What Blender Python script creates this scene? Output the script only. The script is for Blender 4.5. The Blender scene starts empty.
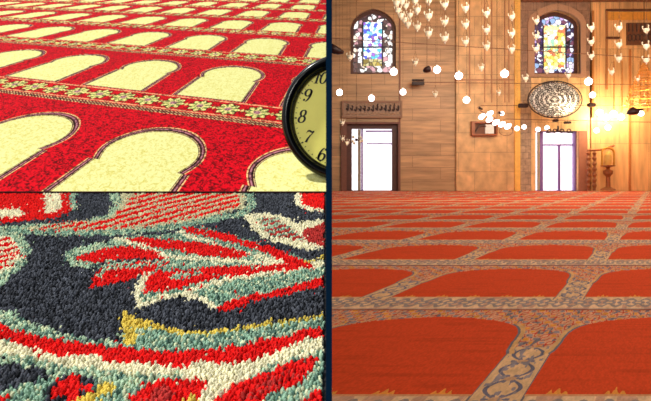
import bpy, bmesh, math, random
import numpy as np
from mathutils import Vector, Matrix
random.seed(4); rng = np.random.default_rng(7)
C = bpy.context.scene.collection
PI = math.pi
F, CX, CY, EYE = 500.0, 329.0, 176.0, 0.7       # pixels of focal length, principal point, eye height (m)

def at(x, y, Y):
    return Vector(((x-CX)/F*Y, Y, EYE+(CY-y)/F*Y))

# ------------------------------------------------------------------ colours and materials
def lin1(c):
    c = c/255.0
    return c/12.92 if c <= 0.04045 else ((c+0.055)/1.055)**2.4
def lin(c): return tuple(lin1(v) for v in c)
def rgba(c): return (*lin(c), 1.0)

def new_mat(name):
    m = bpy.data.materials.new(name); m.use_nodes = True
    nt = m.node_tree
    return m, nt, nt.nodes['Principled BSDF']

def mat(name, col, rough=0.6, metal=0.0, var=0.12, scale=8.0, spec=0.4, bump=0.0, stretch=(1, 1, 1)):
    m, nt, b = new_mat(name)
    tc = nt.nodes.new('ShaderNodeTexCoord'); mp = nt.nodes.new('ShaderNodeMapping')
    mp.inputs['Scale'].default_value = stretch
    n = nt.nodes.new('ShaderNodeTexNoise'); n.inputs['Scale'].default_value = scale; n.inputs['Detail'].default_value = 5
    nt.links.new(tc.outputs['Object'], mp.inputs['Vector']); nt.links.new(mp.outputs['Vector'], n.inputs['Vector'])
    r = nt.nodes.new('ShaderNodeMix'); r.data_type = 'RGBA'
    c = lin(col)
    r.inputs[6].default_value = (*[v*(1-var*2) for v in c], 1); r.inputs[7].default_value = (*[min(1, v*(1+var*2)) for v in c], 1)
    nt.links.new(n.outputs['Fac'], r.inputs[0]); nt.links.new(r.outputs[2], b.inputs['Base Color'])
    b.inputs['Roughness'].default_value = rough; b.inputs['Metallic'].default_value = metal
    b.inputs['Specular IOR Level'].default_value = spec
    if bump:
        bp = nt.nodes.new('ShaderNodeBump'); bp.inputs['Strength'].default_value = bump; bp.inputs['Distance'].default_value = 0.02
        nt.links.new(n.outputs['Fac'], bp.inputs['Height']); nt.links.new(bp.outputs['Normal'], b.inputs['Normal'])
    return m

def emis(name, col, strength):
    m, nt, b = new_mat(name)
    b.inputs['Base Color'].default_value = rgba(col)
    b.inputs['Emission Color'].default_value = rgba(col); b.inputs['Emission Strength'].default_value = strength
    return m

def carpet_mat(name, nscale, amount, bump, rough=0.95):
    """woven pattern carried by the mesh, with the grain of the yarn on top"""
    m, nt, b = new_mat(name)
    a = nt.nodes.new('ShaderNodeAttribute'); a.attribute_name = 'weave'
    tc = nt.nodes.new('ShaderNodeTexCoord')
    n = nt.nodes.new('ShaderNodeTexNoise'); n.inputs['Scale'].default_value = nscale; n.inputs['Detail'].default_value = 3
    nt.links.new(tc.outputs['Object'], n.inputs['Vector'])
    mr = nt.nodes.new('ShaderNodeMapRange')
    mr.inputs['From Min'].default_value = 0.36; mr.inputs['From Max'].default_value = 0.62
    mr.inputs['To Min'].default_value = 1-amount; mr.inputs['To Max'].default_value = 1+amount*0.35
    nt.links.new(n.outputs['Fac'], mr.inputs['Value'])
    v = nt.nodes.new('ShaderNodeVectorMath'); v.operation = 'SCALE'
    nt.links.new(a.outputs['Color'], v.inputs[0]); nt.links.new(mr.outputs['Result'], v.inputs['Scale'])
    nt.links.new(v.outputs['Vector'], b.inputs['Base Color'])
    b.inputs['Roughness'].default_value = rough; b.inputs['Specular IOR Level'].default_value = 0.1
    if bump:
        bp = nt.nodes.new('ShaderNodeBump'); bp.inputs['Strength'].default_value = bump; bp.inputs['Distance'].default_value = 0.004
        nt.links.new(n.outputs['Fac'], bp.inputs['Height']); nt.links.new(bp.outputs['Normal'], b.inputs['Normal'])
    return m

# ------------------------------------------------------------------ object helpers
def link(name, me, m, parent=None, smooth=False):
    o = bpy.data.objects.new(name, me); C.objects.link(o)
    if m is not None: me.materials.append(m)
    if smooth:
        me.polygons.foreach_set('use_smooth', [True]*len(me.polygons))
    if parent: o.parent = parent
    return o
def obj(name, bm, m, parent=None, smooth=False):
    me = bpy.data.meshes.new(name); bm.to_mesh(me); bm.free()
    return link(name, me, m, parent, smooth)
def tag(o, label=None, cat=None, group=None, kind=None):
    if label: o['label'] = label
    if cat: o['category'] = cat
    if group: o['group'] = group
    if kind: o['kind'] = kind
    return o
def thing(name, label, cat, loc=(0, 0, 0), group=None, kind=None):
    o = bpy.data.objects.new(name, None); C.objects.link(o); o.location = loc
    o.empty_display_size = 0.05
    return tag(o, label, cat, group, kind)
def box(bm, x0, x1, y0, y1, z0, z1):
    vs = [bm.verts.new((x, y, z)) for x in (x0, x1) for y in (y0, y1) for z in (z0, z1)]
    for f in ((0, 1, 3, 2), (4, 6, 7, 5), (0, 4, 5, 1), (2, 3, 7, 6), (0, 2, 6, 4), (1, 5, 7, 3)):
        bm.faces.new([vs[i] for i in f])
def tube(bm, pts, r, n=6, closed=False):
    pts = [Vector(p) for p in pts]; rings = []
    for i, p in enumerate(pts):
        a = pts[i-1] if (i or closed) else p; b_ = pts[(i+1) % len(pts)] if (i < len(pts)-1 or closed) else p
        d = (b_-a).normalized(); u = d.orthogonal().normalized() if abs(d.y) > 0.99 else d.cross(Vector((0, 1, 0))).normalized()
        w = d.cross(u)
        rr = r[i] if isinstance(r, (list, tuple)) else r
        rings.append([bm.verts.new(p+(u*math.cos(2*PI*k/n)+w*math.sin(2*PI*k/n))*rr) for k in range(n)])
    m = len(rings)
    for i in range(m if closed else m-1):
        A, B = rings[i], rings[(i+1) % m]
        for k in range(n): bm.faces.new((A[k], A[(k+1) % n], B[(k+1) % n], B[k]))
    if not closed:
        bm.faces.new(rings[0][::-1]); bm.faces.new(rings[-1])
def lathe(bm, prof, n=16, c=(0, 0, 0)):
    rings = []
    for r, z in prof:
        if r < 1e-6: rings.append([bm.verts.new((c[0], c[1], c[2]+z))])
        else: rings.append([bm.verts.new((c[0]+r*math.cos(2*PI*k/n), c[1]+r*math.sin(2*PI*k/n), c[2]+z)) for k in range(n)])
    for A, B in zip(rings, rings[1:]):
        for k in range(n):
            q = [A[k % len(A)], A[(k+1) % len(A)], B[(k+1) % len(B)], B[k % len(B)]]
            q = list(dict.fromkeys(q))
            if len(q) > 2: bm.faces.new(q)
def plate(loops, y0, y1):
    """flat shape with holes in the xz plane, given real thickness y0..y1"""
    bm = bmesh.new(); es = []
    for lp in loops:
        vs = [bm.verts.new((x, y0, z)) for x, z in lp]
        es += [bm.edges.new((vs[i], vs[(i+1) % len(vs)])) for i in range(len(vs))]
    bmesh.ops.triangle_fill(bm, use_beauty=True, use_dissolve=False, edges=es)
    r = bmesh.ops.extrude_face_region(bm, geom=bm.faces[:])
    bmesh.ops.translate(bm, vec=(0, y1-y0, 0), verts=[g for g in r['geom'] if isinstance(g, bmesh.types.BMVert)])
    bmesh.ops.recalc_face_normals(bm, faces=bm.faces[:])
    return bm
def grid_mesh(name, P, cols):
    """P: rows x cols x 3 positions, cols: rows x cols x 3 linear colours"""
    nr, nc = P.shape[:2]
    me = bpy.data.meshes.new(name)
    idx = np.arange(nr*nc).reshape(nr, nc)
    q = np.stack([idx[:-1, :-1], idx[:-1, 1:], idx[1:, 1:], idx[1:, :-1]], -1).reshape(-1, 4)
    return np_mesh(me, P.reshape(-1, 3), q, cols.reshape(-1, 3))
def np_mesh(me, V, q, cols=None, tri=None):
    nl = q.size + (tri.size if tri is not None else 0); nf = len(q)+(len(tri) if tri is not None else 0)
    me.vertices.add(len(V)); me.vertices.foreach_set('co', V.astype(np.float32).ravel())
    me.loops.add(nl); li = q.ravel() if tri is None else np.concatenate([q.ravel(), tri.ravel()])
    me.loops.foreach_set('vertex_index', li.astype(np.int32))
    me.polygons.add(nf)
    st = np.arange(len(q))*4
    if tri is not None: st = np.concatenate([st, len(q)*4+np.arange(len(tri))*3])
    me.polygons.foreach_set('loop_start', st.astype(np.int32))
    me.update(calc_edges=True); me.validate()
    if cols is not None:
        a = me.attributes.new('weave', 'FLOAT_COLOR', 'POINT')
        a.data.foreach_set('color', np.c_[cols, np.ones(len(cols))].astype(np.float32).ravel())
    return me

LIN = lambda *c: np.array(lin(c))
def paint(col, mask, c):
    col[mask] = LIN(*c)
def vnoise(x, y, seed=0):
    """smooth value noise"""
    xi, yi = np.floor(x), np.floor(y); fx, fy = x-xi, y-yi
    fx = fx*fx*(3-2*fx); fy = fy*fy*(3-2*fy)
    h = lambda a, b: np.modf(np.abs(np.sin(a*127.1+b*311.7+seed*74.7)*43758.5453))[0]
    return (h(xi, yi)*(1-fx)+h(xi+1, yi)*fx)*(1-fy)+(h(xi, yi+1)*(1-fx)+h(xi+1, yi+1)*fx)*fy

# ================================================================== 1. red and cream mosque carpet on its rising ramp
YH1, K1 = -35.53, 452.0
def ramp_z(Y): return EYE+((CY-YH1)*Y-K1)/F
def tl_weave(X, Y):
    u = 1.27501*X-0.04946*Y+4.2105; v = 0.21787*X+0.58214*Y-1.7955
    uf = u-np.round(u); t = v-np.floor(v); t = np.where(t > 0.755, t-1, t)
    col = np.zeros(X.shape+(3,)); col[:] = LIN(200, 0, 22)
    def inside(off):
        hw = np.where(t < 0.322, 0.306-0.012*np.clip(t, 0, 1)/0.33, 0.262+0.046*np.sin(np.clip((t-0.322)/0.098, 0, 1)*PI/2))
        low = (t > -0.2*off-0.002) & (t < 0.42) & (np.abs(uf) < hw+off)
        a = 0.308+off; b = 0.165+off*0.9
        r = (np.abs(uf)/a)**2.1+(np.clip(t-0.42, 0, 9)/b)**1.75
        return low | ((t >= 0.42) & (r < 1))
    paint(col, inside(0.050), (226, 176, 120)); paint(col, inside(0.041), (96, 16, 30)); paint(col, inside(0.032), (170, 110, 120))
    paint(col, inside(0.022), (60, 18, 22)); paint(col, inside(0.010), (200, 170, 120)); paint(col, inside(0.004), (70, 30, 30))
    cream = inside(0.0); paint(col, cream, (226, 224, 152))
    # flower band
    bd = (t < -0.02) & (t > -0.247); paint(col, bd, (196, 6, 20))
    peach = ((t < -0.021) & (t > -0.036)) | ((t < -0.186) & (t > -0.199)); paint(col, peach, (240, 160, 116))
    x = u*4-np.round(u*4); dx = x/4/0.104; dy = (t+0.113)/0.068
    r = np.hypot(dx, dy); th = np.arctan2(dy, dx)
    pet = r < 0.88+0.13*np.cos(8*th)
    paint(col, r < 1.02+0.1*np.cos(8*th), (120, 20, 20))
    paint(col, pet, (226, 214, 130)); paint(col, pet & (np.cos(8*th) < -0.35) & (r > 0.42), (104, 140, 66))
    paint(col, (r < 0.36), (214, 190, 130)); paint(col, (r < 0.26), (176, 120, 130))
    x2 = (x-0.5+(x < 0))/4/0.104
    x2 = (np.abs(x)-0.5)/4/0.104
    paint(col, (np.abs(x2)+np.abs(dy)*0.5) < 0.16, (226, 200, 120))
    paint(col, (t < -0.199) & (t > -0.208), (190, 30, 30))
    tw = (t <= -0.208) & (t > -0.245)
    s = np.sin(2*PI*(u*28+(t*60))) > 0
    paint(col, tw & s, (208, 176, 120)); paint(col, tw & ~s, (104, 34, 34)); paint(col, tw & (np.abs(t+0.227) < 0.004), (110, 40, 40))
    # yarn fleck: red pile shows dark knots, cream pile shows ochre ones
    n = vnoise(X*165+vnoise(X*50, Y*50, 8)*4, Y*100+X*60, 1)*0.72+vnoise(X*70, Y*45, 2)*0.28
    red = ~cream
    dark = np.where(red, np.clip(1.15-np.clip(n-0.40, 0, 1)*2.9, 0.22, 1.15), 1)
    col *= dark[..., None]
    col[cream] *= (1-np.clip(n[cream]-0.45, 0, 1)[:, None]*np.array([0.5, 0.65, 1.5]))
    return col
ys = np.concatenate([np.arange(191.3, 120, -0.42), np.arange(120, -9, -0.38)])
Yd = K1/(ys-YH1); ss = np.linspace(-0.70, 0.0, 800)
YY, SS = np.meshgrid(Yd, ss, indexing='ij'); XX = SS*YY-0.006
far = (np.linspace(1, 0, 600, endpoint=False)**2.2)[None, :]       # the rest of the carpet out to its left edge
XX = np.concatenate([XX[:, :1]*(1-far)+(-16.0)*far, XX], 1); YY = np.concatenate([np.repeat(YY[:, :1], 600, 1), YY], 1)
P = np.stack([XX, YY, ramp_z(YY)], -1)
prayer = thing('prayer_carpet', 'red prayer carpet with cream arches and flower bands rising on the slope beside the clock', 'carpet', (0, 0, 0))
me = grid_mesh('pile_face', P, tl_weave(XX, YY))
link('woven_face', me, carpet_mat('red cream carpet', 260, 0.16, 0.5), prayer)
Yn, Yf = Yd[0], Yd[-1]
def wedge(x0n, x1n, x0f, x1f, top, thick, Ya, Yb):
    bm = bmesh.new()
    v = [bm.verts.new(p) for p in ((x0n, Ya, top(Ya)), (x1n, Ya, top(Ya)), (x1f, Yb, top(Yb)), (x0f, Yb, top(Yb)))]
    w = [bm.verts.new(p) for p in ((x0n, Ya, top(Ya)-thick), (x1n, Ya, top(Ya)-thick), (x1f, Yb, top(Yb)-thick), (x0f, Yb, top(Yb)-thick))]
    bm.faces.new(v); bm.faces.new(w[::-1])
    for i in range(4): bm.faces.new((v[i], w[i], w[(i+1) % 4], v[(i+1) % 4]))
    return bm
obj('backing', wedge(-16.0, -0.006, -16.0, -0.006, lambda Y: ramp_z(Y)-0.0015, 0.0025, Yn, Yf), mat('jute backing', (70, 20, 22)), prayer)
M_navy = mat('navy painted board', (4, 34, 58), 0.9, var=0.05, spec=0.05)
M_dark = mat('dark plinth', (30, 30, 36), 0.7)
bm = bmesh.new()
v = [bm.verts.new(p) for p in ((-16.2, Yn+0.02, 0), (-0.006, Yn+0.02, 0), (-0.006, Yf, 0), (-16.2, Yf, 0))]
w = [bm.verts.new(p) for p in ((-16.2, Yn+0.02, ramp_z(Yn+0.02)-0.006), (-0.006, Yn+0.02, ramp_z(Yn+0.02)-0.006), (-0.006, Yf, ramp_z(Yf)-0.006), (-16.2, Yf, ramp_z(Yf)-0.006))]
bm.faces.new(w); bm.faces.new(v[::-1])
for i in range(4): bm.faces.new((v[i], v[(i+1) % 4], w[(i+1) % 4], w[i]))
bmesh.ops.recalc_face_normals(bm, faces=bm.faces[:])
tag(obj('trim_1', bm, M_dark), kind='structure')

# ================================================================== clock
CLK = Vector((0.0672, 2.10, EYE+(CY-118)/F*2.10)); R = 63/F*2.10; CUT = -0.0050
clock = thing('wall_clock', 'round black rimmed clock with yellowed dial standing on the red carpet against the navy partition', 'clock', CLK)
def clip(bm):
    # local coordinates about the clock centre; the side beyond the partition does not exist
    bmesh.ops.bisect_plane(bm, geom=bm.verts[:]+bm.edges[:]+bm.faces[:], plane_co=(CUT-CLK.x, 0, 0), plane_no=(1, 0, 0), clear_outer=True)
    bmesh.ops.holes_fill(bm, edges=[e for e in bm.edges if e.is_boundary], sides=0)
    bmesh.ops.recalc_face_normals(bm, faces=bm.faces[:])
    return bm
def ylathe(prof, n=128):
    bm = bmesh.new(); lathe(bm, prof, n)
    bmesh.ops.rotate(bm, cent=(0, 0, 0), matrix=Matrix.Rotation(PI/2, 3, 'X'), verts=bm.verts[:])   # +z axis -> -y (towards viewer)
    return bm
M_rim = mat('black lacquer', (5, 5, 6), 0.22, var=0.1, spec=0.25)
prof = []
for k in range(25):                                   # rounded outer roll, then a stepped inner bezel
    a = PI*k/24; prof.append((R*(0.925+0.075*math.cos(a)), 0.018+0.026*math.sin(a)))
prof += [(R*0.845, 0.022), (R*0.835, 0.016), (R*0.815, 0.008), (R*0.815, -0.012), (R, -0.012), (R, 0.018)]
obj('rim', clip(ylathe(prof)), M_rim, clock, True)
M_dial = mat('yellowed enamel', (232, 226, 112), 0.5, var=0.06, scale=14)
obj('dial', clip(ylathe([(0, 0.0), (R*0.83, 0.0), (R*0.83, -0.008), (0, -0.008)])), M_dial, clock)
M_ink = mat('black ink', (14, 14, 12), 0.6)
def ribbon(bm, pts, wid, origin, rot, sc, shear=0.28):
    V = []
    n = len(pts)
    for i, (x, z) in enumerate(pts):
        a = pts[max(i-1, 0)]; b_ = pts[min(i+1, n-1)]
        d = Vector((b_[0]-a[0], b_[1]-a[1])).normalized(); nn = Vector((-d.y, d.x))
        w_ = wid(i/(n-1)) if callable(wid) else wid
        V.append((x+nn.x*w_, z+nn.y*w_, x-nn.x*w_, z-nn.y*w_))
    def tr(x, z):
        x += shear*z; x *= sc; z *= sc
        return (origin[0]+x*math.cos(rot)-z*math.sin(rot), 0, origin[1]+x*math.sin(rot)+z*math.cos(rot))
    for i in range(n-1):
        a, b_ = V[i], V[i+1]
        q = [tr(a[0], a[1]), tr(b_[0], b_[1]), tr(b_[2], b_[3]), tr(a[2], a[3])]
        f = [bm.verts.new((p[0], -0.0012, p[2])) for p in q]; g = [bm.verts.new((p[0], -0.0001, p[2])) for p in q]
        bm.faces.new(f); bm.faces.new(g[::-1])
        for k in range(4): bm.faces.new((f[k], g[k], g[(k+1) % 4], f[(k+1) % 4]))
def ell(cx, cz, rx, rz, a0=0, a1=360, n=26):
    return [(cx+rx*math.cos(math.radians(a0+(a1-a0)*i/n)), cz+rz*math.sin(math.radians(a0+(a1-a0)*i/n))) for i in range(n+1)]
def ew(a0=0, a1=360, thin=0.025, thick=0.085):
    return lambda t: thin+(thick-thin)*abs(math.cos(math.radians(a0+(a1-a0)*t)))
def digit(bm, d, o, rot, sc):
    R_ = lambda pts, w_: ribbon(bm, pts, w_, o, rot, sc)
    if d == '0': R_(ell(0, 0, 0.24, 0.46), ew())
    if d == '1': R_([(0, -0.46), (0, 0.46)], 0.08); R_([(-0.16, -0.47), (0.16, -0.47)], 0.025); R_([(-0.17, 0.3), (0, 0.46)], 0.03)
    if d == '8': R_(ell(0, 0.24, 0.19, 0.22), ew()); R_(ell(0, -0.23, 0.23, 0.24), ew())
    if d == '7':
        R_([(-0.24, 0.40), (-0.1, 0.44), (0.1, 0.36), (0.26, 0.42)], lambda t: 0.07); R_([(-0.24, 0.46), (-0.26, 0.24)], 0.02)
        R_([(0.26, 0.42), (0.08, 0.1), (-0.03, -0.2), (-0.06, -0.46)], lambda t: 0.02+0.075*t)
    if d in '96':
        s = 1 if d == '9' else -1
        R_([(x*s, z*s) for x, z in ell(0, 0.2, 0.22, 0.26)], ew())
        R_([(x*s, z*s) for x, z in ell(-0.06, 0.16, 0.28, 0.62, 15, -85)], ew(15, -85))
        R_([(x*s, z*s) for x, z in ell(-0.15, -0.36, 0.035, 0.035)], 0.05)
def px(x, y): return ((x-345)/F*2.10, (118-y)/F*2.10)
for txt, cx_, cy_, sc, rot in (('10', 321, 77.5, 0.052, -0.05), ('9', 307.6, 95.3, 0.055, -0.05), ('8', 302.5, 116.3, 0.055, 0.02), ('7', 308.8, 136.5, 0.055, -0.1), ('6', 322.3, 154.3, 0.057, -0.05)):
    bm = bmesh.new(); X0, Z0 = px(cx_, cy_)
    if len(txt) == 1: digit(bm, txt, (X0, Z0), rot, sc)
    else:
        digit(bm, '1', (X0-0.014, Z0), rot, sc); digit(bm, '0', (X0+0.012, Z0-0.002), rot, sc)
    obj('numeral', clip(bm), M_ink, clock)
bm = bmesh.new()
for k in range(60):
    a = math.radians(6*k); r0 = 0.765*R; r1 = (0.79 if k % 5 else 0.80)*R; w_ = 0.0012 if k % 5 else 0.0026
    c_, s_ = math.cos(a), math.sin(a)
    q = [(r0*c_-w_*s_, r0*s_+w_*c_), (r1*c_-w_*s_, r1*s_+w_*c_), (r1*c_+w_*s_, r1*s_-w_*c_), (r0*c_+w_*s_, r0*s_-w_*c_)]
    f = [bm.verts.new((x, -0.0012, z)) for x, z in q]; g = [bm.verts.new((x, -0.0001, z)) for x, z in q]
    bm.faces.new(f); bm.faces.new(g[::-1])
    for i in range(4): bm.faces.new((f[i], g[i], g[(i+1) % 4], f[(i+1) % 4]))
obj('minute_marks', clip(bm), M_ink, clock)

# ================================================================== 2. deep pile rug
YH2, K2 = 50.0, 281.0
def rug_z(Y): return EYE+((CY-YH2)*Y-K2)/F
BLK, GRN, CRM, RED, YEL, LGR, MAR = (47, 50, 57), (142, 178, 154), (238, 232, 196), (228, 20, 18), (222, 196, 84), (172, 200, 170), (186, 52, 48)
def poly_in(x, y, pts):
    r = np.zeros(x.shape, bool); n = len(pts)
    for i in range(n):
        (x0, y0), (x1, y1) = pts[i], pts[(i+1) % n]
        c = ((y0 > y) != (y1 > y))
        with np.errstate(divide='ignore', invalid='ignore'):
            r ^= c & (x < (x1-x0)*(y-y0)/((y1-y0) or 1e-9)+x0)
    return r
def seg_d(x, y, pts, asp=1.6):
    d = np.full(x.shape, 1e9)
    for (x0, y0), (x1, y1) in zip(pts, pts[1:]):
        dx, dy = x1-x0, (y1-y0)*asp; px_, py_ = x-x0, (y-y0)*asp
        t = np.clip((px_*dx+py_*dy)/(dx*dx+dy*dy+1e-9), 0, 1)
        d = np.minimum(d, np.hypot(px_-t*dx, py_-t*dy))
    return d
# the motif of the rug: closed shapes and drawn lines, in painting order
RUG = [
 ('p', GRN, [(0, 219), (20, 216), (60, 214), (76, 210), (76, 180), (0, 180)]),
 ('p', RED, [(-30, 180), (71, 180), (70, 212), (52, 218), (30, 220), (10, 222), (-30, 226)]),
 ('p', CRM, [(43, 180), (62, 180), (62, 210), (45, 213)]), ('p', CRM, [(-20, 209), (12, 208), (26, 211), (20, 216), (-20, 219)]),
 ('s', LGR, 8, [(-20, 231), (30, 227), (80, 225), (112, 217), (118, 205), (112, 180)]),
 ('p', (206, 200, 160), [(14, 229), (60, 223), (105, 219), (120, 209), (122, 180), (236, 180), (246, 196), (246, 207), (205, 218), (165, 226), (130, 229), (80, 231)]),
 ('h', RED, [(24, 229), (60, 224), (108, 219), (124, 207), (140, 180), (232, 180), (241, 197), (240, 205), (205, 215), (165, 223), (130, 227), (80, 230)]),
 ('s', GRN, 7, [(10, 231), (80, 233), (130, 231), (165, 228), (205, 221), (245, 212), (252, 204), (246, 180)]),
 ('p', LGR, [(-20, 230), (14, 231), (28, 240), (31, 252), (26, 264), (14, 274), (4, 285), (-20, 288)]),
 ('p', CRM, [(-20, 234), (8, 235), (20, 243), (23, 254), (15, 266), (0, 274), (-20, 276)]),
 ('h', RED, [(-20, 236), (8, 237), (19, 245), (21, 254), (13, 263), (0, 270), (-20, 272)]),
 # great leaf: body, petals, veins
 ('p', LGR, [(66, 258), (70, 249), (92, 243), (118, 239), (140, 239), (170, 247), (178, 262), (160, 266), (120, 264), (92, 268), (72, 266)]),
 ('p', GRN, [(116, 238), (135, 234), (160, 235), (180, 232), (181, 227), (202, 227), (230, 234), (255, 241), (285, 251), (312, 262), (326, 258), (340, 256), (340, 283), (300, 291), (275, 296), (250, 301), (222, 310), (212, 305), (205, 298), (180, 294), (163, 297), (150, 302), (138, 306), (135, 295), (143, 285), (148, 276), (135, 272), (150, 262), (170, 258), (140, 246)]),
 ('s', CRM, 5, [(116, 238), (132, 241), (150, 248), (168, 256), (200, 258), (246, 261), (290, 263), (322, 262)]),
 ('s', CRM, 4, [(181, 231), (190, 236), (206, 240), (240, 251), (262, 257), (296, 262)]),
 ('s', CRM, 6, [(150, 273), (141, 283), (137, 294), (139, 305), (150, 301), (164, 296), (184, 293), (206, 284), (236, 277), (260, 274), (307, 266), (318, 266)]),
 ('s', CRM, 6, [(184, 294), (204, 298), (211, 305), (222, 308), (240, 299), (258, 294)]),
 ('s', LGR, 4, [(150, 265), (190, 264), (250, 263)]),
 ('p', RED, [(76, 258.6), (86, 253), (105, 248), (131, 245.5), (152, 251), (170, 257.6), (157, 259.5), (126, 258.5), (105, 260), (86, 262)]),
 ('p', RED, [(90, 287), (96, 271), (105, 266), (120, 264), (141, 261), (172, 262), (157, 268), (147, 273), (131, 278.7), (110, 284)]),
 ('s', LGR, 4, [(99, 276), (105, 269), (120, 266), (147, 264), (160, 262)]),
 ('s', BLK, 2.5, [(92, 266), (104, 262.5), (140, 258.5), (158, 259)]),
 ('p', RED, [(142, 294), (147, 278), (160, 269), (186, 269), (212, 266), (246, 265), (275, 264), (299, 263.5), (309, 265), (299, 268.5), (275, 270), (246, 274), (220, 276), (204.5, 281), (184, 287), (165, 290)]),
 ('p', LGR, [(168, 278), (175, 272), (208, 270), (192, 275), (178, 278)]),
 ('p', RED, [(126, 238), (141, 236.5), (160, 238), (186, 241), (220, 245), (244, 251), (251, 255), (239, 257.5), (212, 256), (186, 252), (165, 247.5), (144, 243)]),
 ('p', RED, [(181, 227), (194, 227), (225, 233.5), (246, 239.5), (275, 247), (291, 255), (316, 264), (310, 268), (288, 262), (265, 252), (240, 244), (215, 237.5), (190, 232)]),
 ('p', RED, [(216, 308), (229, 300), (251, 294), (271, 291), (296, 284), (317, 278), (340, 275), (340, 283), (317, 287), (296, 291), (275, 296), (255, 300), (228, 310)]),
 ('s', YEL, 3, [(307, 262), (316, 259), (330, 252)]), ('s', CRM, 3, [(314, 264), (330, 262)]),
 # second blossom
 ('p', CRM, [(242, 215), (262, 213), (278, 214), (296, 222), (317, 219), (340, 218), (340, 249), (307, 249), (286, 244), (265, 239), (254, 231), (250, 224)]),
 ('p', MAR, [(258, 218), (275, 217.5), (291, 227), (300, 234), (304, 241), (288, 238), (270, 236), (263, 229)]),
 ('p', MAR, [(306, 228), (326, 222), (340, 222), (340, 245), (314, 244), (303, 236)]),
 ('h', LGR, [(258, 218), (275, 217.5), (291, 227), (300, 234), (304, 241), (288, 238), (270, 236), (263, 229)]),
 ('p', CRM, [(292, 180), (340, 180), (340, 215), (310, 211), (296, 205)]), ('p', RED, [(300, 180), (340, 180), (340, 211), (318, 209), (303, 204)]),
 # scroll across the foot
 ('p', LGR, [(-20, 308), (15, 310), (30, 321), (55, 328), (70, 333), (91, 339), (122, 340), (121, 330), (150, 323), (175, 331), (230, 331), (270, 324), (340, 315), (340, 401), (340, 420), (-20, 420), (-20, 366), (14, 364), (45, 372), (60, 370), (-20, 345)]),
 ('p', GRN, [(128, 333), (150, 327), (175, 334), (230, 333), (270, 326), (340, 317), (340, 326), (300, 333), (265, 340), (235, 346), (200, 349), (160, 351), (130, 347), (60, 342), (-20, 330), (-20, 322), (28, 326), (60, 334), (91, 342), (122, 343)]),
 ('s', YEL, 4.5, [(163, 327), (177, 331), (201, 331), (229, 329), (251, 325.5), (271, 322), (298, 318.5), (335, 313)]),
 ('p', YEL, [(120, 317), (124, 311), (132, 314), (150, 321), (160, 323), (165, 329), (150, 328), (137, 326), (136, 340), (131, 345), (123, 342), (124, 328)]),
 ('p', CRM, [(-20, 334), (25, 343), (55, 354), (75, 350), (100, 354), (185, 362), (225, 358), (258, 354), (282, 345), (340, 332), (340, 346), (300, 355), (265, 366), (245, 381), (220, 412), (190, 412), (190, 385), (205, 379), (160, 377), (140, 384), (110, 371), (60, 370), (40, 364), (-20, 350)]),
 ('p', LGR, [(-20, 350), (30, 356), (70, 366), (110, 369), (150, 374), (190, 374), (170, 379), (140, 384), (100, 378), (60, 374), (-20, 366)]),
 ('p', RED, [(-20, 322), (30, 332), (64, 340), (100, 344), (125, 346), (160, 350), (200, 348), (240, 345), (265, 338), (290, 334), (297, 329), (340, 324), (340, 334), (300, 339), (280, 348), (262, 353), (255, 359), (225, 361), (200, 359), (185, 366), (160, 363), (135, 362), (110, 359), (92, 353), (75, 353), (55, 357), (48, 351), (25, 346), (10, 338), (-20, 336)]),
 ('p', BLK, [(-20, 364), (10, 362), (30, 366), (52, 370), (48, 379), (25, 380), (10, 388), (-20, 390)]),
 ('p', GRN, [(10, 390), (24, 380), (50, 378), (62, 384), (56, 400), (30, 404), (8, 402)]),
 ('p', BLK, [(44, 402), (48, 386), (62, 376), (80, 372), (98, 378), (92, 390), (70, 402), (60, 412), (40, 412)]),
 ('p', RED, [(50, 388), (60, 378), (76, 372), (84, 375), (80, 382), (94, 382), (92, 390), (76, 392), (80, 399), (66, 401), (60, 394), (50, 396)]),
 ('p', RED, [(-20, 396), (10, 395), (14, 420), (-20, 420)]),
 ('p', YEL, [(70, 401), (84, 394), (98, 386), (104, 380), (118, 383), (112, 392), (96, 397), (90, 404), (66, 410)]),
 ('p', GRN, [(90, 404), (98, 397), (114, 392), (120, 383), (136, 386), (130, 396), (130, 420), (80, 420)]),
 ('p', RED, [(131, 397), (145, 383), (160, 378), (185, 377), (207, 380), (204, 390), (196, 398), (190, 420), (126, 420)]),
 ('p', MAR, [(140, 398), (160, 384), (176, 390), (168, 400), (150, 404)]),
 ('p', YEL, [(181, 398), (192, 392), (198, 400), (190, 406)]),
 ('p', GRN, [(262, 403), (266, 395), (288, 385), (306, 378), (310, 370), (320, 360), (324, 350), (345, 345), (345, 420), (260, 420)]),
 ('p', RED, [(214, 404), (218, 396), (229, 386), (254, 375), (279, 366), (298, 358), (320, 355), (320, 361), (308, 370), (304, 379), (287, 385), (265, 395), (258, 412), (212, 412)]),
 ('h', MAR, [(240, 395), (262, 380), (286, 370), (300, 364), (300, 374), (284, 382), (262, 390), (252, 400)]),
 ('p', RED, [(303, 403), (312, 393), (330, 384), (345, 382), (345, 420), (300, 420)]),
]
def rug_weave(x, y):
    x = np.where(x < -12, -24-x, x)                        # the design mirrors about its middle
    col = np.zeros(x.shape+(3,)); col[:] = LIN(*BLK)
    jx = (vnoise(x*0.45, y*0.6, 5)-0.5)*5; jy = (vnoise(x*0.45+9, y*0.6, 6)-0.5)*3.2
    X, Y = x+jx, y+jy
    for s in RUG:
        if s[0] == 'p': m = poly_in(X, Y, s[2])
        elif s[0] == 's': m = seg_d(X, Y, s[3]) < s[2]*0.62
        else: m = poly_in(X, Y, s[2]) & (np.sin((x*0.55+y*1.9)*0.62+1.5*vnoise(x*0.1, y*0.1, 3)) > -0.15)
        paint(col, m, s[1])
    return col
sp = 0.0062
rows = []
Y = 0.775
k = 0
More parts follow.
